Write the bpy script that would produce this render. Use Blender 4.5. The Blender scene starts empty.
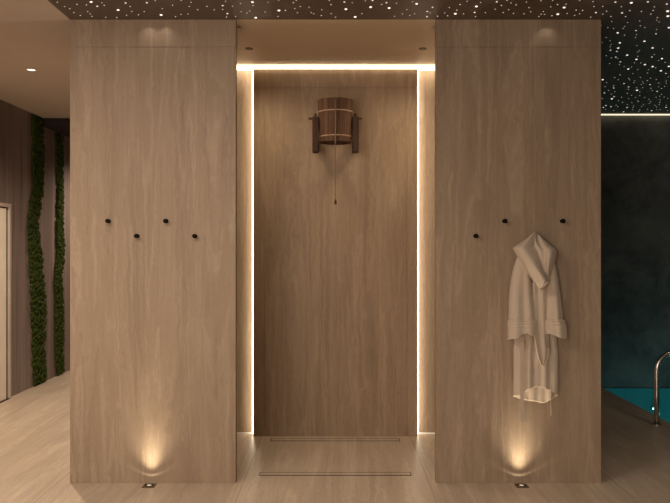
import bpy, bmesh, math, random
from mathutils import Vector, Matrix, noise
random.seed(7)
PI = math.pi
scene = bpy.context.scene
COL = scene.collection
H = 2.99            # ceiling height
CZ, CY, F = 1.51, -4.8, 744.0

def P(px, py, Y):
    """point at depth Y seen by the camera at a photo pixel, used to measure the place"""
    D = Y - CY
    return Vector(((px - 336.0) * D / F, Y, CZ + (249.0 - py) * D / F))

# ------------------------------------------------------------------ materials
def new_mat(name):
    m = bpy.data.materials.new(name); m.use_nodes = True
    nt = m.node_tree
    return m, nt, nt.nodes['Principled BSDF']

def ramp(nt, fac, stops):
    r = nt.nodes.new('ShaderNodeValToRGB')
    els = r.color_ramp.elements
    while len(els) < len(stops): els.new(0.5)
    for e, (p, c) in zip(els, stops):
        e.position = p; e.color = (*c, 1)
    nt.links.new(fac, r.inputs[0])
    return r.outputs[0]

def coords(nt, scale, rot=(0, 0, 0), loc=(0, 0, 0)):
    tc = nt.nodes.new('ShaderNodeTexCoord'); mp = nt.nodes.new('ShaderNodeMapping')
    mp.inputs['Scale'].default_value = scale
    mp.inputs['Rotation'].default_value = rot
    mp.inputs['Location'].default_value = loc
    nt.links.new(tc.outputs['Object'], mp.inputs['Vector'])
    return mp.outputs[0]

def noise_tex(nt, vec, scale, detail=4, rough=.55, dist=0):
    n = nt.nodes.new('ShaderNodeTexNoise')
    n.inputs['Scale'].default_value = scale; n.inputs['Detail'].default_value = detail
    n.inputs['Roughness'].default_value = rough; n.inputs['Distortion'].default_value = dist
    nt.links.new(vec, n.inputs['Vector'])
    return n.outputs['Fac']

def mix(nt, fac, a, b, mode='MIX'):
    x = nt.nodes.new('ShaderNodeMix'); x.data_type = 'RGBA'; x.blend_type = mode
    for k, v in ((0, fac), (6, a), (7, b)):
        if isinstance(v, (int, float)): x.inputs[k].default_value = v
        elif isinstance(v, tuple): x.inputs[k].default_value = (*v, 1)
        else: nt.links.new(v, x.inputs[k])
    return x.outputs[2]

def bump(nt, h, b, strength, dist=.01):
    n = nt.nodes.new('ShaderNodeBump'); n.inputs['Strength'].default_value = strength
    n.inputs['Distance'].default_value = dist
    nt.links.new(h, n.inputs['Height']); nt.links.new(n.outputs[0], b.inputs['Normal'])

def stone(name, lo, hi, grain, loc=(0, 0, 0), stretch=.45, rough=.5, joints=None, spec=.3):
    """veined travertine-like stone; grain axis = 1 (along y) or 2 (along z)"""
    m, nt, b = new_mat(name)
    s1 = [6.5, 6.5, 6.5]; s1[grain] = stretch
    s2 = [60, 60, 60]; s2[grain] = 3
    s3 = [3.2, 3.2, 3.2]; s3[grain] = .45
    s4 = [190, 190, 190]; s4[grain] = 30
    wob = nt.nodes.new('ShaderNodeTexNoise'); wob.inputs['Scale'].default_value = 1; wob.inputs['Detail'].default_value = 2
    sw = [5, 5, 5]; sw[grain] = 8
    nt.links.new(coords(nt, sw, loc=loc), wob.inputs['Vector'])
    sc_ = nt.nodes.new('ShaderNodeVectorMath'); sc_.operation = 'MULTIPLY_ADD'
    amp = [.24, .24, .24]; amp[grain] = 0
    sc_.inputs[1].default_value = amp
    nt.links.new(wob.outputs['Color'], sc_.inputs[0]); nt.links.new(coords(nt, s1, loc=loc), sc_.inputs[2])
    n1 = noise_tex(nt, sc_.outputs[0], 1, 4, .55, .6)
    n2 = noise_tex(nt, coords(nt, s2, loc=loc), 1, 3, .6)
    n3 = noise_tex(nt, coords(nt, s3, loc=loc), 1, 2, .5, 1.8)
    n4 = noise_tex(nt, coords(nt, s4, loc=loc), 1, 2, .6)
    md = lambda f: tuple(a + (d - a) * f for a, d in zip(lo, hi))
    c = ramp(nt, n1, [(.27, md(.0)), (.38, md(.55)), (.415, md(1.1)), (.44, md(.5)), (.50, md(.25)), (.525, md(.75)), (.55, md(.45)), (.60, md(.6)), (.625, md(1.15)), (.66, md(.5)), (.75, md(.2))])
    c = mix(nt, .24, c, ramp(nt, n2, [(.3, lo), (.7, hi)]))
    c = mix(nt, .28, c, ramp(nt, n3, [(.36, lo), (.64, hi)]))
    g = ramp(nt, n4, [(.3, (.92, .92, .92)), (.6, (1.03, 1.03, 1.03))])
    c = mix(nt, 1.0, c, g, 'MULTIPLY')
    if joints:
        tc = nt.nodes.new('ShaderNodeTexCoord'); sp = nt.nodes.new('ShaderNodeSeparateXYZ')
        nt.links.new(tc.outputs['Object'], sp.inputs[0])
        def line(sock, period, off, w):
            a = nt.nodes.new('ShaderNodeMath'); a.operation = 'ADD'; a.inputs[1].default_value = off
            nt.links.new(sock, a.inputs[0])
            p = nt.nodes.new('ShaderNodeMath'); p.operation = 'PINGPONG'; p.inputs[1].default_value = period / 2
            nt.links.new(a.outputs[0], p.inputs[0])
            l = nt.nodes.new('ShaderNodeMath'); l.operation = 'LESS_THAN'; l.inputs[1].default_value = w
            nt.links.new(p.outputs[0], l.inputs[0])
            return l.outputs[0]
        l1 = line(sp.outputs[0], 1.2, .6, .002)
        l2 = line(sp.outputs[1], 2.4, .9, .002)
        mx = nt.nodes.new('ShaderNodeMath'); mx.operation = 'MAXIMUM'
        nt.links.new(l1, mx.inputs[0]); nt.links.new(l2, mx.inputs[1])
        c = mix(nt, mx.outputs[0], c, tuple(a * .62 for a in lo))
    nt.links.new(c, b.inputs['Base Color'])
    b.inputs['Roughness'].default_value = rough
    b.inputs['Specular IOR Level'].default_value = spec
    bump(nt, n2, b, .06, .004)
    return m

def plain(name, col, rough=.6, metal=0, var=.06, scale=6, spec=.3, bumps=0):
    m, nt, b = new_mat(name)
    n = noise_tex(nt, coords(nt, (scale,) * 3), 1, 4)
    c = ramp(nt, n, [(.3, tuple(max(0, x * (1 - var)) for x in col)), (.7, tuple(min(1, x * (1 + var)) for x in col))])
    nt.links.new(c, b.inputs['Base Color'])
    b.inputs['Roughness'].default_value = rough; b.inputs['Metallic'].default_value = metal
    b.inputs['Specular IOR Level'].default_value = spec
    if bumps: bump(nt, n, b, bumps, .01)
    return m

def glow(name, col, strength):
    m, nt, b = new_mat(name)
    b.inputs['Base Color'].default_value = (.8, .8, .8, 1)
    b.inputs['Emission Color'].default_value = (*col, 1)
    b.inputs['Emission Strength'].default_value = strength
    return m

def wood(name, lo, hi, scale, grain=2, rough=.5, bands=0):
    m, nt, b = new_mat(name)
    s = [scale] * 3; s[grain] = scale * .035
    n = noise_tex(nt, coords(nt, s), 1, 5, .6, .4)
    s2 = [scale * 4] * 3; s2[grain] = scale * .1
    n2 = noise_tex(nt, coords(nt, s2), 1, 2)
    c = mix(nt, .4, ramp(nt, n, [(.3, lo), (.7, hi)]), ramp(nt, n2, [(.3, lo), (.7, hi)]))
    nt.links.new(c, b.inputs['Base Color']); b.inputs['Roughness'].default_value = rough
    b.inputs['Specular IOR Level'].default_value = .3
    bump(nt, n2, b, .15, .003)
    return m

WARM = (1.0, .83, .58)
LO, HI = (.245, .172, .116), (.43, .325, .232)
M = {}
M['stone_a'] = stone('veined_stone_left', LO, HI, 2)
M['stone_b'] = stone('veined_stone_right', LO, HI, 2, loc=(3.7, 1.3, 5.1))
M['stone_c'] = stone('veined_stone_niche', (.25, .168, .105), (.44, .318, .212), 2, loc=(-8.2, 4.4, 2.3))
M['stone_floor'] = stone('stone_floor', (.35, .275, .208), (.60, .49, .385), 1, stretch=.28, rough=.38, joints=True, spec=.35)
M['ceiling'] = plain('painted_ceiling', (.53, .45, .37), .8, var=.02)
M['niche_ceiling'] = plain('niche_painted_ceiling', (.62, .50, .37), .7, var=.02)
M['star_ceiling'] = plain('dark_star_ceiling', (.12, .09, .07), .5, var=.12, scale=2, spec=.35)
M['panelling'] = wood('dark_wood_panelling', (.095, .069, .061), (.36, .28, .25), 7, 2, .42)
M['dark_trim'] = wood('dark_wood_beam', (.022, .014, .012), (.04, .026, .022), 9, 0, .9)
M['bucket'] = wood('stained_bucket_wood', (.050, .025, .014), (.20, .105, .06), 30, 2, .7)
M['bracket'] = wood('dark_bracket_wood', (.035, .018, .011), (.11, .057, .034), 30, 2, .75)
M['copper'] = plain('copper_hoop', (.52, .36, .25), .6, .4)
M['rope'] = plain('jute_rope', (.27, .165, .09), .9, var=.2, scale=200)
M['black'] = plain('black_metal', (.007, .006, .005), .6, var=.1, spec=.1)
M['steel'] = plain('polished_steel', (.78, .72, .66), .24, 1, var=.03)
M['bronze'] = plain('dark_bronze', (.16, .115, .07), .55, .5)
M['drain_gap'] = plain('drain_gap_dark', (.03, .018, .010), .7)
M['frame'] = plain('pale_metal_frame', (.62, .50, .42), .4, .3)
M['door'] = plain('cream_door', (.86, .77, .65), .5)
M['dark_reveal'] = plain('dark_reveal', (.035, .022, .014), .7)
M['robe'] = None
M['led'] = glow('led_warm', WARM, 5.5)
M['led_side'] = glow('led_warm_side', (1.0, .86, .64), 11.0)
M['led_floor'] = glow('led_warm_dim', WARM, .05)
M['led_pool'] = glow('led_pool_cove', (1.0, .80, .56), 1.25)
M['star_big'] = glow('star_point_bright', (1.0, .90, .78), 1.3)
M['star_mid'] = glow('star_point_medium', (1.0, .88, .75), .75)
M['star_dim'] = glow('star_point_dim', (1.0, .86, .72), .48)
M['lamp_lens'] = glow('downlight_lens', (1.0, .80, .60), 2.2)
M['uplight_lens'] = glow('uplight_lens', (1.0, .82, .58), .4)
M['lamp_off'] = plain('unlit_lamp_glass', (.16, .11, .06), .4)
M['pool_lamp'] = glow('pool_lamp_lens', (.75, 1.0, 1.0), 5.0)

def robe_mat():
    m, nt, b = new_mat('waffle_terry_cloth')
    v = coords(nt, (1, 1, 1))
    n = noise_tex(nt, v, 320, 2)
    n2 = noise_tex(nt, v, 14, 3)
    c = mix(nt, .5, ramp(nt, n, [(.3, (.57, .47, .37)), (.7, (.67, .56, .45))]), ramp(nt, n2, [(.3, (.59, .485, .385)), (.7, (.65, .54, .43))]))
    nt.links.new(c, b.inputs['Base Color']); b.inputs['Roughness'].default_value = .9
    b.inputs['Sheen Weight'].default_value = .25
    b.inputs['Specular IOR Level'].default_value = .1
    bump(nt, n, b, .25, .003)
    return m
M['robe'] = robe_mat()

def moss_mat():
    m, nt, b = new_mat('preserved_moss')
    v = coords(nt, (1, 1, 1))
    n = noise_tex(nt, v, 26, 4); n2 = noise_tex(nt, v, 180, 3)
    c = mix(nt, .5, ramp(nt, n, [(.3, (.016, .027, .004)), (.7, (.068, .098, .018))]), ramp(nt, n2, [(.3, (.014, .023, .003)), (.7, (.075, .105, .022))]))
    nt.links.new(c, b.inputs['Base Color']); b.inputs['Roughness'].default_value = .95
    b.inputs['Specular IOR Level'].default_value = .1
    bump(nt, n2, b, .6, .01)
    return m
M['moss'] = moss_mat()

def plaster_mat():
    m, nt, b = new_mat('dark_textured_plaster')
    n = noise_tex(nt, coords(nt, (2.2, 2.2, 2.2)), 1, 7, .68, .6)
    n2 = noise_tex(nt, coords(nt, (14, 14, 14)), 1, 5, .7)
    c = mix(nt, .35, ramp(nt, n, [(.36, (.05, .055, .052)), (.66, (.19, .195, .183))]), ramp(nt, n2, [(.3, (.040, .043, .041)), (.7, (.105, .108, .10))]))
    nt.links.new(c, b.inputs['Base Color']); b.inputs['Roughness'].default_value = .75
    bump(nt, n2, b, .3, .01)
    return m
M['plaster'] = plaster_mat()

def tile_mat():
    m, nt, b = new_mat('teal_pool_mosaic')
    br = nt.nodes.new('ShaderNodeTexBrick')
    br.offset = 0
    br.inputs['Color1'].default_value = (.02, .25, .26, 1); br.inputs['Color2'].default_value = (.015, .21, .22, 1)
    br.inputs['Mortar'].default_value = (.03, .20, .22, 1); br.inputs['Scale'].default_value = 10
    br.inputs['Mortar Size'].default_value = .012
    nt.links.new(coords(nt, (1, 1, 1)), br.inputs['Vector'])
    nt.links.new(br.outputs[0], b.inputs['Base Color']); b.inputs['Roughness'].default_value = .3
    return m
M['tile'] = tile_mat()

def water_mat():
    m = bpy.data.materials.new('pool_water'); m.use_nodes = True
    nt = m.node_tree; nt.nodes.clear()
    out = nt.nodes.new('ShaderNodeOutputMaterial'); mx = nt.nodes.new('ShaderNodeMixShader')
    tr = nt.nodes.new('ShaderNodeBsdfTransparent'); tr.inputs[0].default_value = (.55, .93, .95, 1)
    gl = nt.nodes.new('ShaderNodeBsdfGlossy'); gl.inputs['Roughness'].default_value = .06
    fr = nt.nodes.new('ShaderNodeFresnel'); fr.inputs['IOR'].default_value = 1.33
    bp = nt.nodes.new('ShaderNodeBump'); bp.inputs['Strength'].default_value = .08; bp.inputs['Distance'].default_value = .02
    nt.links.new(noise_tex(nt, coords(nt, (3, 3, 3)), 1, 3), bp.inputs['Height'])
    nt.links.new(bp.outputs[0], gl.inputs['Normal']); nt.links.new(bp.outputs[0], fr.inputs['Normal'])
    nt.links.new(fr.outputs[0], mx.inputs[0]); nt.links.new(tr.outputs[0], mx.inputs[1]); nt.links.new(gl.outputs[0], mx.inputs[2])
    nt.links.new(mx.outputs[0], out.inputs[0])
    return m
M['water'] = water_mat()

# ------------------------------------------------------------------ mesh helpers
def link(name, bm, mat, parent=None, smooth=False):
    bmesh.ops.recalc_face_normals(bm, faces=bm.faces)
    me = bpy.data.meshes.new(name); bm.to_mesh(me); bm.free()
    me.materials.append(mat)
    if smooth:
        for p in me.polygons: p.use_smooth = True
    o = bpy.data.objects.new(name, me); COL.objects.link(o)
    if parent:
        o.parent = parent
        o.matrix_parent_inverse = Matrix.Translation(parent.location).inverted() if parent.type == 'EMPTY' and parent.parent is None else Matrix()
        if parent.parent is not None or parent.type == 'MESH':
            o.matrix_parent_inverse = Matrix()
    return o

def box(bm, x0, x1, y0, y1, z0, z1, bevel=0):
    vs = [bm.verts.new(c) for c in ((x0,y0,z0),(x1,y0,z0),(x1,y1,z0),(x0,y1,z0),(x0,y0,z1),(x1,y0,z1),(x1,y1,z1),(x0,y1,z1))]
    fs = [bm.faces.new([vs[i] for i in f]) for f in ((0,3,2,1),(4,5,6,7),(0,1,5,4),(1,2,6,5),(2,3,7,6),(3,0,4,7))]
    if bevel:
        es = {e for f in fs for e in f.edges}
        bmesh.ops.bevel(bm, geom=list(es), offset=bevel, segments=2, affect='EDGES')
    return bm

def lathe(bm, prof, c, axis='z', n=32, cap0=True, cap1=True):
    rings = []
    for r, h in prof:
        ring = []
        for k in range(n):
            a = 2 * PI * k / n
            u, v = r * math.cos(a), r * math.sin(a)
            p = {'z': (u, v, h), 'y': (u, h, v), 'x': (h, u, v)}[axis]
            ring.append(bm.verts.new(Vector(p) + Vector(c)))
        rings.append(ring)
    for a, b in zip(rings, rings[1:]):
        for k in range(n):
            bm.faces.new((a[k], a[(k+1) % n], b[(k+1) % n], b[k]))
    if cap0: bm.faces.new(rings[0])
    if cap1: bm.faces.new(rings[-1])
    return bm

def tube(bm, pts, r, n=12):
    rings = []
    pts = [Vector(p) for p in pts]
    up = Vector((0, 0, 1))
    prev = None
    for i, p in enumerate(pts):
        t = (pts[min(i+1, len(pts)-1)] - pts[max(i-1, 0)]).normalized()
        a = prev if prev is not None else (up if abs(t.z) < .9 else Vector((1, 0, 0)))
        x = (a - t * a.dot(t)).normalized(); y = t.cross(x); prev = x
        rr = r[i] if isinstance(r, (list, tuple)) else r
        rings.append([bm.verts.new(p + x * rr * math.cos(2*PI*k/n) + y * rr * math.sin(2*PI*k/n)) for k in range(n)])
    for a, b in zip(rings, rings[1:]):
        for k in range(n): bm.faces.new((a[k], a[(k+1) % n], b[(k+1) % n], b[k]))
    bm.faces.new(rings[0]); bm.faces.new(rings[-1])
    return bm

def tag(o, label, cat, group=None):
    o['label'] = label; o['category'] = cat
    if group: o['group'] = group
    return o

def thing(name, label, cat, loc, group=None):
    o = bpy.data.objects.new(name, None); COL.objects.link(o)
    o.location = loc; o.empty_display_size = .1
    return tag(o, label, cat, group)

def struct(name, bm, mat, parent=None):
    o = link(name, bm, mat, parent)
    if parent is None: o['kind'] = 'structure'
    return o
B = bmesh.new
# ------------------------------------------------------------------ the setting
XL, XR, YB, YE = -3.32, 6.2, -7.5, 6.5
PX, PY0, PY1, WZ = 2.90, -0.6, 3.4, -.025        # pool edge, near and far ends, water level

bm = B(); box(bm, XL, PX, YB, YE, -.12, 0); box(bm, PX, XR, YB, PY0, -.12, 0)
struct('floor', bm, M['stone_floor'])
bm = B(); box(bm, XL - .12, XL, YB, YE, 0, H); struct('wall_left', bm, M['panelling'])
bm = B(); box(bm, XL, XR, YB - .12, YB, 0, H); struct('wall_back', bm, plain('warm_plaster', (.42, .34, .27), .8))
bm = B(); box(bm, -3.3, -.6, YB, YB + .03, .6, 2.9); struct('added_window_1', bm, plain('added_pane', (.5, .5, .5), .1))  # unseen pane, added to go with the frontal fill light
bm = B(); box(bm, XR, XR + .12, YB, 3.52, -1.4, H); struct('wall_right', bm, M['plaster'])
bm = B(); box(bm, -.45, XR, PY1, PY1 + .12, -1.4, H); struct('wall_pool', bm, M['plaster'])
bm = B(); box(bm, -.57, -.45, PY1, YE, 0, H); struct('wall_corridor', bm, M['panelling'])
bm = B(); box(bm, XL, -.45, YE, YE + .12, 0, H); struct('wall_end', bm, M['panelling'])
bm = B(); box(bm, XL, -1.716, YB, YE, H, H + .1); struct('ceiling', bm, M['ceiling'])
bm = B(); box(bm, -1.716, XR, YB, 0, H, H + .1); box(bm, 1.71, XR, 0, PY1, H, H + .1); box(bm, -1.716, 1.71, 1.40, PY1, H, H + .1)
struct('ceiling_star', bm, M['star_ceiling'])
bm = B(); box(bm, -1.716, -.45, PY1, YE, H, H + .1); struct('ceiling_corridor', bm, M['ceiling'])
bm = B(); box(bm, -1.716, 1.71, .0, 1.40, H, H + .1); struct('ceiling_niche', bm, M['niche_ceiling'])
bm = B(); box(bm, XL, -.6, 3.62, YE, 2.90, H); struct('trim_1', bm, M['dark_trim'])

JZ = 2.812
def pillar(name, x0, x1, xi0, xi1, mat):
    bm = B(); g = .003
    box(bm, x0 + .004, x1 - .004, .004, .06, 0, H)                 # core of the front slab
    box(bm, x0, x1, 0, .06, 0, JZ - g, .0015); box(bm, x0, x1, 0, .06, JZ + g, H, .0015)
    box(bm, xi0, xi1, .06, 1.40, 0, H)                            # thickness behind, out to the niche side
    struct(name, bm, mat)
pillar('wall_front_left', -1.716, -.647, -1.716, -.95, M['stone_a'])
pillar('wall_front_right', .645, 1.71, .95, 1.71, M['stone_b'])
bm = B(); box(bm, -.95, .95, 1.285, 1.40, 0, H); struct('wall_niche', bm, M['stone_a'])
# slab panel standing in front of the niche wall, with open joints
bm = B(); pz, g = 2.962, .0018
px0, px1 = -.667, .658
box(bm, px0 + .012, px1 - .012, 1.206, 1.285, 0, pz)
xs = [px0, -.577, .571, px1]
for a, b in zip(xs, xs[1:]):
    for z0, z1 in ((0, JZ), (JZ, pz)):
        box(bm, a + (g if a != px0 else 0), b - (g if b != px1 else 0), 1.20, 1.235, z0 + (g if z0 else 0), z1 - (g if z1 == JZ else 0))
struct('wall_niche_panel', bm, M['stone_c'])

# door in the panelled wall
bm = B(); dy0, dy1, dz = 1.80, 2.74, 1.965
w = .035
box(bm, XL, XL + .03, dy0, dy0 + w, 0, dz); box(bm, XL, XL + .03, dy1 - w, dy1, 0, dz); box(bm, XL, XL + .03, dy0 + w, dy1 - w, dz - w, dz)
d = struct('door_1', bm, M['frame'])
bm = B(); box(bm, XL, XL + .006, dy0 + w, dy1 - w, 0, dz - w); link('reveal', bm, M['dark_reveal'], d)
bm = B(); box(bm, XL + .006, XL + .016, dy0 + w + .03, dy1 - w - .05, .01, dz - w - .012); link('door_leaf', bm, M['door'], d)
bm = B(); box(bm, XL, XL + .034, dy0 + w, dy1 - w, .0005, .006); link('threshold', bm, M['dark_reveal'], d)

# ------------------------------------------------------------------ pool
bm = B(); box(bm, PX, XR, PY0, PY1, -1.5, -1.4); struct('floor_pool', bm, M['tile'])
bm = B()
box(bm, PX - .1, PX, PY0, PY1, -1.4, -.12); box(bm, PX, XR, PY0 - .1, PY0, -1.4, -.12)
box(bm, PX, XR, PY1 - .004, PY1, -1.4, WZ + .0005); box(bm, XR - .02, XR, PY0, PY1 - .004, -1.4, WZ + .0005)
struct('wall_pool_basin', bm, M['tile'])
bm = B()
n = 24
vs = [[bm.verts.new((PX + (XR - PX - .02) * i / n, PY0 + (PY1 - .004 - PY0) * j / n, WZ)) for j in range(n + 1)] for i in range(n + 1)]
for i in range(n):
    for j in range(n): bm.faces.new((vs[i][j], vs[i+1][j], vs[i+1][j+1], vs[i][j+1]))
w_ = struct('water', bm, M['water'])
if w_.data.polygons[0].normal.z < 0: w_.data.flip_normals()

# handrail: two chrome uprights joined by an arch over the pool edge
rx, ry = 2.752, 1.585
t = thing('pool_handrail', 'curved polished steel pool handrail standing on the deck at the pool edge', 'handrail', (rx, ry, 0))
pts = [(rx, ry, .0), (rx, ry, .25), (rx, ry, .40), (rx, ry, .465)]
R = .19
for k in range(1, 15):
    a = PI - PI * k / 14 * .80
    pts.append((rx + R + R * math.cos(a), ry, .465 + R * math.sin(a) * .9))
e = Vector(pts[-1])
for dx, dz_ in ((.06, -.10), (.12, -.22), (.16, -.36), (.18, -.52), (.185, -.75), (.185, -1.0)):
    pts.append((e.x + dx, ry, e.z + dz_))
bm = B(); tube(bm, pts, .023, 20); link('rail_tube', bm, M['steel'], t, True)
bm = B(); lathe(bm, [(.044, .0005), (.044, .006), (.038, .012), (.024, .014)], (rx, ry, 0)); link('flange', bm, M['steel'], t, True)

t = thing('pool_light', 'small bright underwater lamp glowing below the pool water surface', 'lamp', (3.50, PY1 - .004, -.24))
bm = B(); box(bm, 3.465, 3.535, PY1 - .045, PY1 - .004, -.255, -.225, .004); link('housing', bm, M['steel'], t)
bm = B(); box(bm, 3.472, 3.528, PY1 - .050, PY1 - .045, -.249, -.231); link('lens', bm, M['pool_lamp'], t)

# ------------------------------------------------------------------ light strips
def strip(name, label, x0, x1, y0, y1, z0, z1, mat, grp=None):
    bm = B(); box(bm, x0, x1, y0, y1, z0, z1)
    return tag(link(name, bm, mat), label, 'light strip', grp)
strip('led_strip', 'long horizontal warm white LED strip along the top of the niche', -.95, .95, 1.178, 1.280, 2.970, 2.982, M['led'])
strip('led_strip', 'vertical warm white LED strip down the left edge of the niche panel', px0 - .012, px0 + .004, 1.2355, 1.247, .012, 2.964, M['led_side'])
strip('led_strip', 'vertical warm white LED strip down the right edge of the niche panel', px1 - .004, px1 + .012, 1.2355, 1.247, .012, 2.964, M['led_side'])
strip('floor_led_strip', 'short dim light strip at the floor left of the niche panel', -.95, px0 + .004, 1.272, 1.285, 0, .010, M['led_floor'])
strip('floor_led_strip', 'short dim light strip at the floor right of the niche panel', px1 - .004, .95, 1.272, 1.285, 0, .010, M['led_floor'])
strip('cove_led_strip', 'thin warm cove light line where the starry ceiling meets the dark pool wall', 1.75, XR, PY1 - .05, PY1, H - .007, H - .001, M['led_pool'])

# ------------------------------------------------------------------ floor drains
def drain(label, Y, dep, x0, x1):
    t = thing('linear_drain', label, 'drain', ((x0 + x1) / 2, Y, 0))
    bm = B(); box(bm, x0, x1, Y, Y + dep, .0002, .0012); link('drain_channel', bm, M['drain_gap'], t)
    e = .0075
    bm = B(); box(bm, x0 + .006, x1 - .006, Y + e + .003, Y + dep - e - .006, .0012, .003, .0006); link('drain_cover', bm, M['stone_floor'], t)
drain('long linear floor drain with a stone cover near the mouth of the niche', .155, .075, -.515, .505)
drain('linear floor drain with a stone cover at the foot of the niche panel', 1.045, .085, -.515, .505)

# ------------------------------------------------------------------ downlights
def downlight(label, x, y, r, lens, rim, grp=None, z=H):
    t = thing('downlight', label, 'downlight', (x, y, z), grp)
    bm = B(); lathe(bm, [(r, 0), (r, -.004), (r * .8, -.006), (r * .78, -.002)], (x, y, z), cap1=False); link('trim_ring', bm, rim, t, True)
    bm = B(); lathe(bm, [(r * .78, -.0022), (r * .4, -.0028)], (x, y, z)); link('lens', bm, lens, t)
    return t
white_rim = plain('ceiling_white_rim', (.55, .45, .36), .5)
downlight('lit round recessed downlight in the plain beige ceiling', -2.512, 1.333, .044, M['lamp_lens'], white_rim)
downlight('small dark round recessed downlight at the left of the niche ceiling', -.641, .69, .029, M['lamp_off'], M['bronze'])
downlight('small dark round recessed downlight at the right of the niche ceiling', .641, .69, .029, M['lamp_off'], M['bronze'])
downlight('tiny downlight half hidden behind the top of the left stone wall', -.652, .15, .022, M['lamp_off'], white_rim)
downlight('tiny downlight half hidden behind the top of the right stone wall', .652, .15, .022, M['lamp_off'], white_rim)

# ------------------------------------------------------------------ floor uplights
def uplight(label, x):
    y = -.062
    t = thing('floor_uplight', label, 'floor light', (x, y, 0))
    bm = B(); s = .039; box(bm, x - s, x + s, y - s, y + s, .0003, .005, .001); link('housing', bm, M['bronze'], t)
    bm = B(); lathe(bm, [(.024, .005), (.024, .0065), (.015, .0065)], (x, y, 0), n=24, cap0=False, cap1=False); link('bezel', bm, M['black'], t)
    bm = B(); lathe(bm, [(.0150, .0052), (.008, .0056)], (x, y, 0), n=24); link('lens', bm, M['uplight_lens'], t)
    L = bpy.data.lights.new('uplight_beam', 'SPOT'); L.energy = UP; L.color = (1.0, .86, .63)
    L.spot_size = R(150); L.spot_blend = .1; L.shadow_soft_size = .004
    L.use_nodes = True; nt = L.node_tree; em = nt.nodes['Emission']
    tc = nt.nodes.new('ShaderNodeTexCoord'); sp = nt.nodes.new('ShaderNodeSeparateXYZ'); ab = nt.nodes.new('ShaderNodeMath'); ab.operation = 'ABSOLUTE'
    nt.links.new(tc.outputs['Normal'], sp.inputs[0]); nt.links.new(sp.outputs[2], ab.inputs[0])
    stops = [(0, 0), (66, 0), (61.5, .010), (58, .010), (53, .0004), (47, .0006), (42, .005), (36, .055), (28, .21), (20, .48), (11, .8), (0, 1)]
    r = nt.nodes.new('ShaderNodeValToRGB'); els = r.color_ramp.elements
    pos = [0.0] + [math.cos(R(a)) for a, v in stops[1:]]
    while len(els) < len(stops): els.new(.5)
    for e, p, (a, v) in zip(els, pos, stops): e.position = p; e.color = (v, v, v, 1)
    nt.links.new(ab.outputs[0], r.inputs[0]); nt.links.new(r.outputs[0], em.inputs['Strength'])
    o = bpy.data.objects.new('uplight_beam', L); COL.objects.link(o); o.location = (x, y, .012); o.rotation_euler = (PI + R(2), 0, 0)
R = math.radians
UP = 25
uplight('small square floor uplight in front of the left stone wall', -1.190)
uplight('small square floor uplight under the bathrobe by the right stone wall', 1.182)

# ------------------------------------------------------------------ wall pegs
def peg(label, px, py, grp=None):
    c = P(px, py, -.03)
    t = thing('wall_hook', label, 'hook', (c.x, 0, c.z), grp)
    bm = B(); lathe(bm, [(.0125, -.0003), (.0125, -.004), (.009, -.006)], (c.x, 0, c.z), 'y', 20); link('mounting_plate', bm, M['black'], t, True)
    bm = B(); lathe(bm, [(.0072, -.005), (.0072, -.020), (.0125, -.024), (.0145, -.029), (.0145, -.034), (.012, -.038), (.005, -.040)], (c.x, 0, c.z), 'y', 20)
    link('knob', bm, M['black'], t, True)
for px, py, l in ((107.5, 221, 'upper outer black peg hook, first from the left edge of the left stone wall'),
                  (136.3, 236, 'lower black peg hook, second from the left edge of the left stone wall'),
                  (165.4, 221, 'upper black peg hook, third from the left edge of the left stone wall'),
                  (194.4, 236, 'lower black peg hook nearest the niche on the left stone wall'),
                  (476, 236, 'lower black peg hook nearest the niche on the right stone wall'),
                  (505, 221, 'upper black peg hook just up and left of the bathrobe hood'),
                  (534.6, 236, 'black peg hook hidden under the tip of the bathrobe hood'),
                  (563, 221, 'upper black peg hook to the right of the bathrobe hood')):
    peg(l, px, py)

# ------------------------------------------------------------------ shower bucket
Yb = .93; S = 1.0
cx = P(335.5, 120, Yb).x
zt, zb = P(335, 97.3, Yb - .14).z, P(335, 140.3, Yb - .13).z
t = thing('shower_bucket', 'dark stained wooden tipping shower bucket with copper hoops on the niche panel', 'shower bucket', (cx, 1.20, (zt + zb) / 2))
nst = 22
def bucket_r(z): return .122 + (.139 - .122) * (z - zb) / (zt - zb)
bm = B()
for k in range(nst):                                      # staves
    a0, a1 = 2 * PI * (k + .03) / nst, 2 * PI * (k + .97) / nst
    z1 = zt + random.uniform(-.002, .002)
    vs = []
    for z in (zb, z1):
        for rr in (bucket_r(z), bucket_r(z) - .018):
            for a in (a0, (a0 + a1) / 2, a1):
                vs.append(bm.verts.new((cx + rr * math.cos(a), Yb + rr * math.sin(a), z)))
    o_ = lambda i, j, q: vs[i * 6 + j * 3 + q]
    for q in (0, 1):
        bm.faces.new((o_(0,0,q), o_(0,0,q+1), o_(1,0,q+1), o_(1,0,q))); bm.faces.new((o_(0,1,q), o_(1,1,q), o_(1,1,q+1), o_(0,1,q+1)))
        bm.faces.new((o_(1,0,q), o_(1,0,q+1), o_(1,1,q+1), o_(1,1,q))); bm.faces.new((o_(0,0,q), o_(0,1,q), o_(0,1,q+1), o_(0,0,q+1)))
    for q in (0, 2): bm.faces.new((o_(0,0,q), o_(1,0,q), o_(1,1,q), o_(0,1,q)))
barrel = link('barrel', bm, M['bucket'], t)
bm = B(); rb = bucket_r(zb) - .012; lathe(bm, [(rb, zb + .010), (rb, zb + .028)], (cx, Yb, 0), n=40); link('bucket_base', bm, M['bracket'], t)
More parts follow.
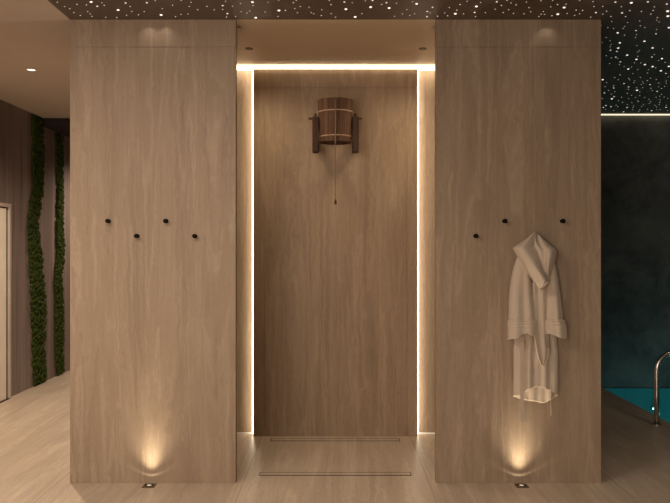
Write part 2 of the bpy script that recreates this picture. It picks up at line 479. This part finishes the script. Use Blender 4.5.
for z in (P(335, 109.3, Yb - .14).z, P(335, 134.6, Yb - .13).z):
    r0 = bucket_r(z)
    bm = B(); lathe(bm, [(r0 - .002, z - .0045), (r0 + .002, z - .004), (r0 + .0022, z + .004), (r0 - .002, z + .0045)], (cx, Yb, 0), n=44, cap0=False, cap1=False)
    link('hoop', bm, M['copper'], t, True)
for s in (-1, 1):
    xi = cx + s * .130; xo = cx + s * .177
    x0, x1 = min(xi, xo), max(xi, xo)
    z0, z1 = P(0, 152.5, Yb).z + .0, P(0, 117.5, Yb).z
    bm = B()
    box(bm, x0, x1, Yb - .055, Yb + .055, z0, z1, .004)               # upright that carries the axle
    box(bm, x0 + .003, x1 - .003, Yb + .05, 1.2004, z0 + .04, z0 + .13, .004)    # arm back to the wall
    b_ = link('bracket', bm, M['bracket'], t)
    zp = P(0, 119.5, Yb).z
    bm = B(); lathe(bm, [(.0085, -.118 * s), (.0085, -.203 * s), (.006, -.207 * s)], (cx, Yb - .02, z1 - .012), 'x', 16)
    for v in bm.verts: v.co.x = 2 * cx - v.co.x
    link('axle_peg', bm, M['bracket'], t, True)
    bm = B(); lathe(bm, [(.006, z1 - .002), (.007, z1 + .006), (.011, z1 + .014), (.010, z1 + .022), (.004, z1 + .027)], ((x0 + x1) / 2, Yb - .02, 0), n=16); link('finial', bm, M['bracket'], t, True)
yr = Yb - .155
rope_top, rope_bot = P(335.5, 99.5, yr), P(335.5, 201, yr)
bm = B()
pts = [(cx, Yb - .128, zt - .022), (cx, yr + .004, zt - .024)] + [(cx + .0010 * math.sin(k * .5), yr, rope_top.z - .03 - (rope_top.z - .03 - rope_bot.z) * k / 24) for k in range(25)]
tube(bm, pts, .0032, 8); rp = link('pull_rope', bm, M['rope'], t, True)
bm = B(); lathe(bm, [(.003, .02), (.006, .016), (.0085, .004), (.0095, -.008), (.007, -.016), (.003, -.019)], (cx, yr, rope_bot.z - .008), n=16)
link('pull_knob', bm, M['bracket'], rp, True)
bm = B(); lathe(bm, [(.004, -.126), (.004, -.146), (.010, -.148), (.010, -.153), (.006, -.155)], (cx, Yb, zt - .022), 'y', 16); link('screw_eye', bm, M['bronze'], t, True)

# ------------------------------------------------------------------ moss strips on the panelling
_b = B(); bmesh.ops.create_icosphere(_b, subdivisions=2, radius=1); _b.verts.index_update()
ICO = ([v.co.copy() for v in _b.verts], [[v.index for v in f.verts] for f in _b.faces]); _b.free()
def moss(label, keys, seed):
    """keys: (z, y_near, y_far) outline of the strip on the wall"""
    rnd = random.Random(seed)
    def edge(z):
        for (a, y0, y1), (b, u0, u1) in zip(keys, keys[1:]):
            if a <= z <= b:
                f = (z - a) / (b - a); f = f * f * (3 - 2 * f)
                return y0 + (u0 - y0) * f, y1 + (u1 - y1) * f
        return keys[-1][1:]
    z0, z1 = keys[0][0], keys[-1][0]
    bm = B()
    n = 60; prev = None                                   # felt backing
    for i in range(n + 1):
        z = z0 + (z1 - z0) * i / n; a, b = edge(z)
        cur = [bm.verts.new((XL + .001, a + .03, z)), bm.verts.new((XL + .014, a + .035, z)), bm.verts.new((XL + .014, b - .035, z)), bm.verts.new((XL + .001, b - .03, z))]
        if prev:
            for q in range(3): bm.faces.new((prev[q], prev[q+1], cur[q+1], cur[q]))
        prev = cur
    k = 0
    while k < 1100:
        z = rnd.uniform(z0 + .01, z1 - .02); a, b = edge(z)
        y = rnd.uniform(a, b); r = rnd.uniform(.012, .030)
        y = min(max(y, a + r * .7), b - r * .7)
        m = Matrix.Translation((XL + .012 + rnd.uniform(0, .010), y, z)) @ Matrix.Diagonal((rnd.uniform(.45, .7), 1, rnd.uniform(.7, 1.1), 1))
        s = rnd.uniform(0, 90); vs = []
        for p in ICO[0]:
            c = m @ (p * r)
            c += noise.noise_vector(c * 55 + Vector((s, 0, 0))) * r * .28
            c.x = max(c.x, XL + .001); c.z = min(max(c.z, .004), H - .095 if y > 3.55 else H - .004)
            vs.append(bm.verts.new(c))
        for f in ICO[1]: bm.faces.new([vs[i] for i in f])
        k += 1
    return tag(link('moss_strip', bm, M['moss'], None, True), label, 'moss strip')
def sy(px): return 3.32 * F / (336.0 - px) + CY                      # where a sight line meets the left wall
def key(py, a, b):
    y = sy((a + b) / 2); D = y - CY
    return (CZ + (249 - py) * D / F, sy(a - .6), sy(b - .8))
k1 = [key(*k) for k in ((388, 33, 45.5), (362, 32, 45), (339, 31.5, 45), (303, 30, 45.5), (275, 29, 43.5), (258, 28, 42), (240, 27, 39), (223, 27, 38), (205, 29.5, 40.5), (187, 32, 42.5), (150, 31.5, 43.5), (113, 31, 43))]
k1[0] = (.004,) + k1[0][1:]; k1[-1] = (H - .004,) + k1[-1][1:]
k2 = [key(*k) for k in ((378, 56.5, 63.5), (355, 55, 62.5), (320, 54.5, 63), (280, 54, 62), (250, 56, 64), (220, 56, 62.5), (190, 57, 63), (160, 55, 62.5), (126, 54, 62))]
k2[0] = (.004,) + k2[0][1:]; k2[-1] = (2.885,) + k2[-1][1:]
moss('wavy vertical strip of green moss on the dark panelling, nearer the door', k1, 3)
moss('narrower vertical strip of green moss on the panelling, beside the left stone wall', k2, 5)
# ------------------------------------------------------------------ bathrobe
def lerp_rows(rows, f):
    """smooth interpolation of tuples along f in 0..1"""
    n = len(rows) - 1; x = f * n; i = min(int(x), n - 1); u = x - i
    p0, p1, p2, p3 = rows[max(i-1, 0)], rows[i], rows[i+1], rows[min(i+2, n)]
    return tuple(.5 * (2*b + (c-a)*u + (2*a-5*b+4*c-d)*u*u + (3*b-a-3*c+d)*u**3) for a, b, c, d in zip(p0, p1, p2, p3))
def curve_at(vals, u):
    return lerp_rows([(v,) for v in vals], u)[0]

def shell(name, rows, parent, fold=None, back_fold=None, hem=None, hem_back=None, nu=28, nv=40, power=.5, close_bottom=False, thick=.004, mat=None, skew=None):
    """cloth shell hanging by the wall. rows: (py, x_left, x_right, y_back, bulge) from top to bottom, in photo pixels / metres.
    open at the bottom unless closed; front and back sheets joined at the sides"""
    bm = B()
    py_end = rows[-1][0]; py0 = rows[0][0]
    def sheet(front):
        g = []
        for j in range(nv + 1):
            v = j / nv
            py, xl, xr, yb, bu = lerp_rows(rows, v)
            line = []
            for i in range(nu + 1):
                u = i / nu
                h = hem if front else (hem_back or hem)
                y = py
                if h: y = py + (curve_at(h, u) - py_end) * max(0, (v - .35) / .65) ** 1.5
                if skew: y += skew(u, v)
                x = xl + (xr - xl) * u
                prof = max(0, 1 - abs(2*u - 1) ** 2.6) ** power
                if front:
                    d = yb + bu * prof + (fold(u, v) * prof if fold else 0)
                else:
                    d = yb - .002 * prof + (back_fold(u, v) * prof if back_fold else 0)
                line.append(P(x, y, -max(d, .003)))
            g.append(line)
        return g
    gf, gb = sheet(True), sheet(False)
    vf = [[bm.verts.new(p) for p in l] for l in gf]; vb = [[bm.verts.new(p) for p in l] for l in gb]
    for g in (vf, vb):
        for j in range(nv):
            for i in range(nu): bm.faces.new((g[j][i], g[j][i+1], g[j+1][i+1], g[j+1][i]))
    for j in range(nv):
        for i in (0, nu): bm.faces.new((vf[j][i], vb[j][i], vb[j+1][i], vf[j+1][i]))
    for i in range(nu): bm.faces.new((vf[0][i], vf[0][i+1], vb[0][i+1], vb[0][i]))
    if close_bottom:
        for i in range(nu): bm.faces.new((vf[nv][i], vf[nv][i+1], vb[nv][i+1], vb[nv][i]))
    bmesh.ops.remove_doubles(bm, verts=bm.verts, dist=.0004)
    o = link(name, bm, mat or M['robe'], parent, True)
    if not close_bottom:
        s = o.modifiers.new('cloth_thickness', 'SOLIDIFY'); s.thickness = thick; s.offset = 0
    return o

def ribbon(bm, pts, wdir, width, th=.003):
    """flat belt along pts; wdir gives the width direction"""
    prev = None; n = len(pts)
    for i, p in enumerate(pts):
        t = (pts[min(i+1, n-1)] - pts[max(i-1, 0)]).normalized()
        w = wdir[i] if isinstance(wdir, list) else wdir
        w = (w - t * w.dot(t)).normalized(); nn = t.cross(w)
        cur = [bm.verts.new(p + w * a * width / 2 + nn * b * th / 2) for a, b in ((-1, -1), (1, -1), (1, 1), (-1, 1))]
        if prev:
            for q in range(4): bm.faces.new((prev[q], prev[(q+1) % 4], cur[(q+1) % 4], cur[q]))
        else: bm.faces.new(cur)
        prev = cur
    bm.faces.new(prev)

rb_ = thing('bathrobe', 'cream hooded terry bathrobe hanging from a peg on the right stone wall', 'bathrobe', (P(535, 300, 0).x, 0, P(535, 300, 0).z))
sn = math.sin
# skirt and back of the robe
def body_fold(u, v):
    k = min(1, max(0, (v - .25) / .4))
    return k * (.012 * sn(u * 19 + 1.0) + .007 * sn(u * 34 + 2.2) + .004 * sn(u * 9 + v * 5))
shell('body', [(256, 520, 552, .010, .045), (285, 517, 554, .010, .050), (318, 515, 556, .014, .051), (345, 514, 557.5, .024, .048), (372, 513.6, 558, .030, .048), (393, 513.5, 558, .010, .074)],
      rb_, body_fold, lambda u, v: max(0, v - .5) * (.016 * sn(u * 17) + .010 * sn(u * 31 + 1)), hem=[396, 395.5, 389.5, 387, 387.5, 391, 395], hem_back=[396.5, 399, 400.5, 401.5, 403, 400, 395.5], nu=56, nv=60, power=.42)
# front edge that hangs between the sleeves
shell('front_panel', [(276, 532, 548, .070, .018), (300, 532, 548.5, .070, .022), (330, 533, 549, .074, .022), (350, 535, 549.5, .078, .022), (363, 540, 546.5, .080, .020)],
      rb_, lambda u, v: .008 * sn(u * 11 + .6), nu=24, nv=40, close_bottom=True)
# sleeves with turned-back cuffs
def sleeve(rows, cuff_rows, fold, hem, skew=None):
    s = shell('sleeve', rows, rb_, fold, nu=32, nv=44, power=.5)
    c = shell('cuff', cuff_rows, rb_, lambda u, v: fold(u, .9) * .7 + .0035 * sn(v * 30) * (v < .55), hem=hem, nu=36, nv=26, power=.36, thick=.006)
    c.parent = s; c.matrix_parent_inverse = Matrix()
    return s, c
def fl(u, v): return .010 * sn(u * 8 + .5) * min(1, v * 1.6) + .006 * sn(u * 15 + v * 3) * v
sl, cl = sleeve([(255, 518, 528, .060, .03), (268, 513.5, 530, .055, .055), (283, 510.5, 532, .05, .075), (300, 509, 534, .05, .085), (315, 508.6, 536, .05, .088), (332, 508.5, 537, .05, .085)],
       [(320, 508.0, 537.4, .046, .098), (327, 507.6, 537.6, .046, .103), (335, 507.8, 537.2, .046, .103)], fl, hem=[339.5, 338.8, 338, 334.5, 333.5, 335.5, 335])
def fr(u, v): return .008 * sn(u * 9 + 2.2) * min(1, v * 1.6) + .005 * sn(u * 16 + v * 3) * v
sr, cr = sleeve([(258, 547, 553, .060, .03), (272, 547.2, 557, .055, .055), (288, 547, 559.5, .05, .07), (304, 546.5, 561.5, .05, .075), (318, 546, 563, .05, .078), (332, 546, 564.5, .05, .078)],
       [(320, 545.3, 564.4, .046, .088), (328, 545.0, 566.6, .046, .095), (335, 545.5, 566.8, .046, .095)], fr, hem=[333.5, 334, 334.5, 336, 337.5, 338.5, 338.5])
# stitched ridges round the cuffs are folds in the cuff mesh; belt
bt_pts = []
for k in range(33):
    f = k / 32
    x = 535.5 + 13.8 * f; y = 338 + 27 * (1 - abs(2 * (f * .92 + .02) - 1.06) ** 2.2)
    bt_pts.append(P(x, y, -.108))
bm = B(); ribbon(bm, bt_pts, Vector((.25, 1, .1)), .030)
e1 = [P(522 + .25 * sn(k * .35), 337 + (420.5 - 337) * k / 26, -(.118 - .012 * sn(k * .18))) for k in range(27)]
ribbon(bm, e1, Vector((1, .25, 0)), .0245)
e2 = [P(550.8 + .15 * sn(k * .6), 384 + (415 - 384) * k / 14, -.062 + .004 * sn(k * .5)) for k in range(15)]
ribbon(bm, e2, Vector((.28, 1, 0)), .026)
link('belt', bm, M['robe'], rb_, False)
# the hood: drapes from the peg and loops down over the chest
def hood_r(u, v): return .012 * sn(u * 7 + v * 4 + .8) + .010 * sn(v * 7 - u * 3) - .018 * math.exp(-((u - .42) / .10) ** 2)
shell('hood', [(232, 535.0, 536.2, .052, .030), (240, 533, 545, .055, .060), (245.5, 533, 551.5, .055, .082), (250, 534, 557.0, .058, .098), (258, 536, 556.3, .062, .110), (266, 539, 553.8, .066, .112), (274, 542, 551.8, .070, .104), (281, 546.5, 549.8, .080, .070)],
      rb_, hood_r, nu=32, nv=46, power=.5, close_bottom=True)
def hood_l(u, v):
    d = .010 * sn(v * 6 + u * 3) + .007 * sn(u * 9 - v * 6)
    d -= .020 * math.exp(-((u - .80) / .09) ** 2) * math.exp(-((v - .22) / .16) ** 2)
    return d
hl = [(232, 534.4, 535.8, .054, .032), (238, 527, 537.4, .058, .060), (243, 519.5, 538.3, .060, .085), (247.5, 513, 539.0, .062, .105), (253, 515.0, 540.0, .066, .122), (260, 519.3, 541.4, .072, .135), (267, 523.8, 543.2, .078, .142), (275, 528.8, 547.5, .084, .142), (282, 533.2, 549.5, .088, .132), (288.2, 538.5, 542.5, .092, .100)]
shell('hood_lapel', hl, rb_, hood_l, nu=36, nv=56, power=.5, close_bottom=True)
# ------------------------------------------------------------------ star points in the dark ceiling
STARS = "-1.671,-0.34,4.2 -1.657,-0.258,4.3 -1.639,-0.219,4.3 -1.641,-0.143,4.4 -1.62,-0.087,4.4 -1.566,-0.302,4.2 -1.512,-0.291,4.2 -1.466,-0.346,9 -1.455,-0.266,6.7 -1.406,-0.33,4.2 -1.407,-0.283,4.2 -1.546,-0.167,4.4 -1.546,-0.12,4.4 -1.552,-0.069,4.5 -1.348,-0.196,9.3 -1.265,-0.327,6.6 -1.256,-0.261,4.3 -1.272,-0.167,4.4 -1.326,-0.09,4.4 -1.247,-0.102,4.4 -1.47,-0.05,4.5 -1.4,-0.047,4.5 -1.136,-0.332,6.6 -1.076,-0.37,4.2 -1.195,-0.164,4.4 -1.07,-0.221,4.3 -0.991,-0.286,4.2 -0.921,-0.373,4.2 -0.869,-0.338,4.2 -0.895,-0.261,4.3 -1.105,-0.099,9.5 -1.022,-0.063,4.5 -0.978,-0.108,4.4 -0.932,-0.117,4.4 -0.855,-0.201,4.3 -0.787,-0.264,4.3 -0.753,-0.199,4.3 -0.659,-0.357,4.2 -0.689,-0.278,6.7 -0.7,-0.207,4.3 -0.629,-0.269,4.3 -0.683,-0.126,6.9 -0.698,-0.057,4.5 -0.639,-0.066,4.5 -0.576,-0.319,4.2 -0.501,-0.343,9 -0.504,-0.278,4.3 -0.591,-0.164,4.4 -0.558,-0.137,4.4 -0.537,-0.175,4.4 -0.409,-0.335,4.2 -0.341,-0.37,4.2 -0.443,-0.155,4.4 -0.354,-0.187,9.3 -0.314,-0.19,4.3 -0.369,-0.066,4.5 -0.513,-0.044,9.6 -0.256,-0.33,4.2 -0.236,-0.373,4.2 -0.253,-0.221,4.3 -0.241,-0.14,4.4 -0.218,-0.261,4.3 -0.165,-0.247,4.3 -0.155,-0.143,4.4 -0.141,-0.12,4.4 -0.088,-0.199,4.3 -0.093,-0.087,4.4 -0.04,-0.37,4.2 -0.03,-0.294,4.2 -0.03,-0.123,4.4 -0.003,-0.053,4.5 0.05,-0.343,6.6 0.098,-0.33,4.2 0.061,-0.213,9.2 0.175,-0.365,4.2 0.212,-0.252,9.2 0.217,-0.373,6.5 0.163,-0.123,4.4 0.122,-0.06,9.6 0.277,-0.297,4.2 0.303,-0.332,6.6 0.326,-0.233,9.2 0.364,-0.321,4.2 0.372,-0.069,4.5 0.418,-0.117,4.4 0.438,-0.201,4.3 0.458,-0.348,4.2 0.486,-0.313,9 0.468,-0.087,4.4 0.494,-0.12,4.4 0.568,-0.167,6.9 0.59,-0.14,4.4 0.579,-0.063,7 0.591,-0.247,6.7 0.646,-0.072,4.4 0.694,-0.244,4.3 0.681,-0.137,4.4 0.708,-0.081,4.4 0.751,-0.297,4.2 0.748,-0.193,4.3 0.75,-0.123,9.4 0.802,-0.12,4.4 0.783,-0.357,4.2 0.856,-0.264,9.1 0.868,-0.335,4.2 0.867,-0.149,6.9 0.888,-0.063,4.5 0.935,-0.143,4.4 0.982,-0.21,4.3 0.962,-0.348,6.6 1.004,-0.283,4.2 1.046,-0.146,4.4 1.018,-0.37,4.2 1.052,-0.327,4.2 1.091,-0.291,4.2 1.068,-0.199,4.3 1.115,-0.126,4.4 1.182,-0.12,4.4 1.141,-0.343,4.2 1.183,-0.241,4.3 1.214,-0.161,4.4 1.291,-0.066,4.5 1.222,-0.365,4.2 1.29,-0.37,4.2 1.341,-0.297,4.2 1.312,-0.255,4.3 1.39,-0.305,4.2 1.397,-0.244,9.2 1.291,-0.167,4.4 1.292,-0.114,4.4 1.316,-0.108,4.4 1.369,-0.081,4.4 1.397,-0.114,9.4 1.451,-0.129,4.4 1.451,-0.37,4.2 1.487,-0.193,4.3 1.529,-0.187,4.3 1.532,-0.12,4.4 1.511,-0.09,4.4 1.537,-0.351,4.2 1.574,-0.261,4.3 1.625,-0.053,4.5 1.626,-0.146,6.9 1.627,-0.263,4.3 1.674,-0.342,6.6 1.683,-0.172,4.4 1.68,-0.115,4.4 1.743,-0.256,4.3 1.774,-0.331,9 1.823,-0.183,4.3 1.792,-0.139,6.9 1.749,-0.067,4.5 1.843,-0.065,4.5 1.794,0.039,4.6 1.867,-0.346,6.6 1.902,-0.167,4.4 1.945,-0.254,4.3 1.967,-0.186,4.3 1.983,-0.115,4.4 1.998,-0.307,6.6 2.062,-0.174,9.3 2.108,-0.075,9.5 1.905,0.06,4.6 1.97,0.027,4.5 2.017,0.132,4.6 2.055,-0.043,4.5 2.074,0.012,4.5 2.106,0.049,4.6 1.754,0.119,4.6 1.817,0.172,4.7 1.863,0.191,4.7 1.919,0.146,4.7 1.926,0.191,4.7 2.063,0.17,4.7 2.031,0.237,7.4 2.161,0.215,4.7 2.224,0.172,10 1.927,0.29,10.3 1.996,0.347,4.8 2.074,0.335,4.8 2.095,0.405,4.9 2.2,0.315,7.6 1.89,0.405,4.9 1.947,0.485,5 2.036,0.537,10.8 1.991,0.587,5.1 1.909,0.531,5 2.006,0.644,5.1 2.043,0.736,8.2 2.077,0.676,11 2.102,0.769,8.2 2.196,0.497,10.7 2.189,0.612,5.1 2.329,0.673,11 2.413,0.696,5.2 2.264,0.752,5.2 2.267,0.789,5.3 2.068,0.893,5.4 2.132,0.96,5.4 2.157,0.935,8.5 2.189,0.978,5.4 2.221,0.875,11.4 2.318,0.914,5.4 2.343,1.003,11.7 2.423,0.861,5.3 2.433,0.931,8.5 2.531,0.978,11.6 2.247,1.079,8.7 2.274,1.17,5.6 2.184,1.135,5.6 2.336,1.232,5.7 2.401,1.312,12.3 2.403,1.248,5.7 2.37,1.109,5.6 2.423,1.116,5.6 2.477,1.166,12 2.489,1.337,5.8 2.567,1.232,12.2 2.61,1.276,5.7 2.576,1.333,5.8 2.616,1.449,5.9 2.502,1.47,5.9 2.53,1.038,5.5 2.608,1.098,5.5 2.695,1.225,12.1 2.696,1.374,12.4 2.778,1.466,9.3 2.858,1.596,6 2.413,1.522,5.9 2.405,1.618,6 2.464,1.695,6.1 2.328,1.695,13.1 2.404,1.811,6.2 2.45,1.976,6.4 2.534,1.641,6.1 2.566,1.704,6.1 2.574,1.849,9.8 2.625,1.741,6.2 2.647,1.811,6.2 2.669,1.986,10 2.625,1.614,6 2.71,1.778,6.2 2.741,1.835,6.2 2.747,1.897,6.3 2.812,2.021,6.4 2.735,1.732,6.1 2.724,1.645,6.1 2.825,1.893,9.9 2.901,2.052,6.4 2.795,1.695,6.1 2.876,1.835,6.2 2.907,1.75,6.2 2.945,1.835,6.2 2.99,1.971,6.4 2.939,1.981,6.4 2.998,2.052,6.4 2.518,1.946,6.3 2.55,2.031,10.1 2.62,2.192,6.6 2.543,2.139,6.5 2.544,2.25,10.4 2.63,2.305,6.7 2.698,2.421,10.7 2.716,2.524,14.8 2.784,2.45,6.8 2.77,2.272,6.7 2.71,2.092,6.5 2.752,2.016,6.4 2.803,2.129,14 2.861,2.208,6.6 2.843,2.36,6.7 2.929,2.376,6.8 2.928,2.472,6.8 3.011,2.461,6.8 2.952,2.144,6.5 3.013,2.181,10.3 3.12,2.45,6.8 3.134,2.404,6.8 3.116,2.321,6.7 3.193,2.438,6.8 3.258,2.507,6.9 2.62,2.519,6.9 2.817,2.618,7 2.891,2.703,7.1 2.881,2.519,6.9 3.008,2.618,7 2.992,2.721,7.1 3.094,2.554,6.9 3.158,2.666,7 3.183,2.758,7.1 3.214,2.577,6.9 3.263,2.697,7.1 2.784,2.871,11.3 2.791,2.968,11.5 2.857,2.929,11.4 2.881,2.852,7.2 2.928,2.929,7.3 3.042,2.975,11.5 2.985,2.821,7.2 3.106,2.981,7.3 3.154,3.108,7.4 3.073,2.884,7.2 3.035,2.666,7 3.15,2.821,7.2 3.179,2.935,7.3 3.225,3.101,7.4 3.299,3.081,7.4 3.373,3.149,11.8 3.279,2.852,7.2 3.337,2.948,7.3 3.312,2.821,7.2 3.44,3.094,7.4 3.405,3.101,7.4 3.397,2.852,7.2 3.447,2.968,11.5 3.544,3.149,7.5 3.099,3.218,11.9 2.967,3.149,7.5 2.858,3.087,7.4 3.254,3.197,7.5"
pts = [tuple(map(float, s.split(','))) for s in STARS.split()]
def seen_size(p): return p[2] / (p[1] - CY)
pts.sort(key=lambda p: -seen_size(p))
def dome(bm, r, c=(0, 0, 0), n=10):
    lathe(bm, [(r, 0), (r * .92, -r * .28), (r * .62, -r * .52), (r * .2, -r * .62)], c, n=n)
protos = {}
NS = 290
pts = [(a, b, c * (.92 if b < 0 else .68)) for a, b, c in pts]
LBL = {('L', 0): 'larger bright star point in the dark ceiling in front of the stone walls',
       ('M', 0): 'medium star point in the dark ceiling in front of the stone walls',
       ('s', 0): 'tiny star point in the dark ceiling in front of the stone walls',
       ('L', 1): 'larger bright star point in the dark ceiling over the pool',
       ('M', 1): 'medium star point in the dark ceiling over the pool',
       ('s', 1): 'tiny star point in the dark ceiling over the pool'}
GRP = {k: v.replace('star point', 'star points') for k, v in LBL.items()}
MATS = {'L': 'star_big', 'M': 'star_mid', 's': 'star_dim'}
for i, p in enumerate(pts[:NS]):
    q = seen_size(p) * F / 1000 * 2 / (.92 if p[1] < 0 else .68)
    k = 'L' if q > 2.6 else 'M' if q > 1.8 else 's'
    if k not in protos:
        bm = B(); dome(bm, 1.0)
        o = link('star_light', bm, M[MATS[k]]); protos[k] = o
    else:
        o = protos[k].copy(); COL.objects.link(o)
    o.location = (p[0], p[1], H); r = p[2] / 1000; o.scale = (r, r, r)
    z = 1 if (p[1] > 0 or p[0] > 1.71) else 0
    tag(o, LBL[(k, z)], 'star light', GRP[(k, z)])
bm = B()
for p in pts[NS:]: dome(bm, p[2] / 1000, (p[0], p[1], H), 8)
rs = random.Random(11)
for k in range(900):                                       # the rest of the starry ceiling
    x, y = rs.uniform(-1.65, 6.0), rs.uniform(-6.5, 3.2)
    D = y - CY
    vis = D > .3 and -336 < x * F / D < 345 and 249 - (H - CZ) * F / D > -6
    if vis or (-1.74 < x < 1.74 and y > -.02): continue
    dome(bm, rs.choice((.003, .0035, .004, .005, .007)), (x, y, H), 8)
o = tag(link('star_dust', bm, M['star_mid']), 'faintest scattered star specks of the dark ceiling', 'star lights'); o['kind'] = 'stuff'

# ------------------------------------------------------------------ lamps and added fill lights
def spot(name, loc, energy, size=120, blend=.8, col=(1.0, .80, .60), rad=.05, rot=(0, 0, 0)):
    L = bpy.data.lights.new(name, 'SPOT'); L.energy = energy; L.spot_size = R(size); L.spot_blend = blend; L.color = col; L.shadow_soft_size = rad
    o = bpy.data.objects.new(name, L); COL.objects.link(o); o.location = loc; o.rotation_euler = rot
def area(name, loc, sx, sy, energy, col=(1.0, .80, .62), rot=(0, 0, 0), spread=180):
    L = bpy.data.lights.new(name, 'AREA'); L.spread = R(spread); L.shape = 'RECTANGLE'; L.size = sx; L.size_y = sy; L.energy = energy; L.color = col
    o = bpy.data.objects.new(name, L); COL.objects.link(o); o.location = loc; o.rotation_euler = rot
spot('downlight_and_fill', (-2.512, 1.333, H - .03), 230, 150)
spot('downlight_and_fill', (-2.512, -1.30, H - .03), 38, 150, .8, (1.0, .84, .68), .12)
spot('downlight_and_fill', (-2.512, -3.90, H - .03), 100, 150, .8, (1.0, .86, .72))
spot('downlight_and_fill', (-2.512, 4.90, 2.86), 140, 150)  # unseen spot, added to brighten the far corridor panelling
area('frontal_fill', (-1.95, YB + .06, 1.75), 2.6, 2.3, 134, (1.0, .88, .75), (PI / 2, 0, 0))  # fill light added behind the camera for even frontal light
area('ceiling_fill', (-1.7, -2.3, H - .03), 2.2, .9, 70, (1.0, .82, .64))  # overhead fill added out of view, lifts floor and wall fronts
spot('downlight_and_fill', (3.2, -1.4, H - .03), 85, 130, .9)  # unseen spot, added to brighten the pool deck
for x_ in (-1.20, -1.10, 1.36): spot('star_wash', (x_, -.05, H - .014), .32, 120, 1.0, (1.0, .88, .75), .006)
for x_ in (-.641, .641): spot('niche_lamp', (x_, .69, H - .02), 32, 150, 1.0, (1.0, .80, .56), .06)
area('pool_lamp_beam', (3.7, PY0 + .06, -.45), .4, .2, 0.75, (.26, .95, .88), (PI / 2, 0, 0), 50)
area('pool_lamp_beam', (5.0, PY0 + .06, -.45), .4, .2, 0.75, (.26, .95, .88), (PI / 2, 0, 0), 50)
area('pool_lamp_beam', (3.4, PY1 - .35, -1.35), .25, .25, 7, (.35, .95, 1.0), (PI, 0, 0))
area('pool_lamp_beam', (4.8, PY1 - .35, -1.35), .25, .25, 7, (.35, .95, 1.0), (PI, 0, 0))

w = bpy.data.worlds.new('world'); scene.world = w; w.use_nodes = True
w.node_tree.nodes['Background'].inputs[0].default_value = (.02, .017, .014, 1)

cam = bpy.data.cameras.new('camera'); cam.lens = F / 670 * 36; cam.sensor_width = 36
cam.shift_x = -1.0 / 670; cam.shift_y = -2.5 / 670
co = bpy.data.objects.new('camera', cam); COL.objects.link(co); co.location = (0, CY, CZ); co.rotation_euler = (PI / 2, 0, 0)
scene.camera = co
vs_ = scene.view_settings
vs_.view_transform = 'Standard'; vs_.look = 'None'; vs_.exposure = 0; vs_.gamma = 1; vs_.use_curve_mapping = False
scene.cycles.use_denoising = True
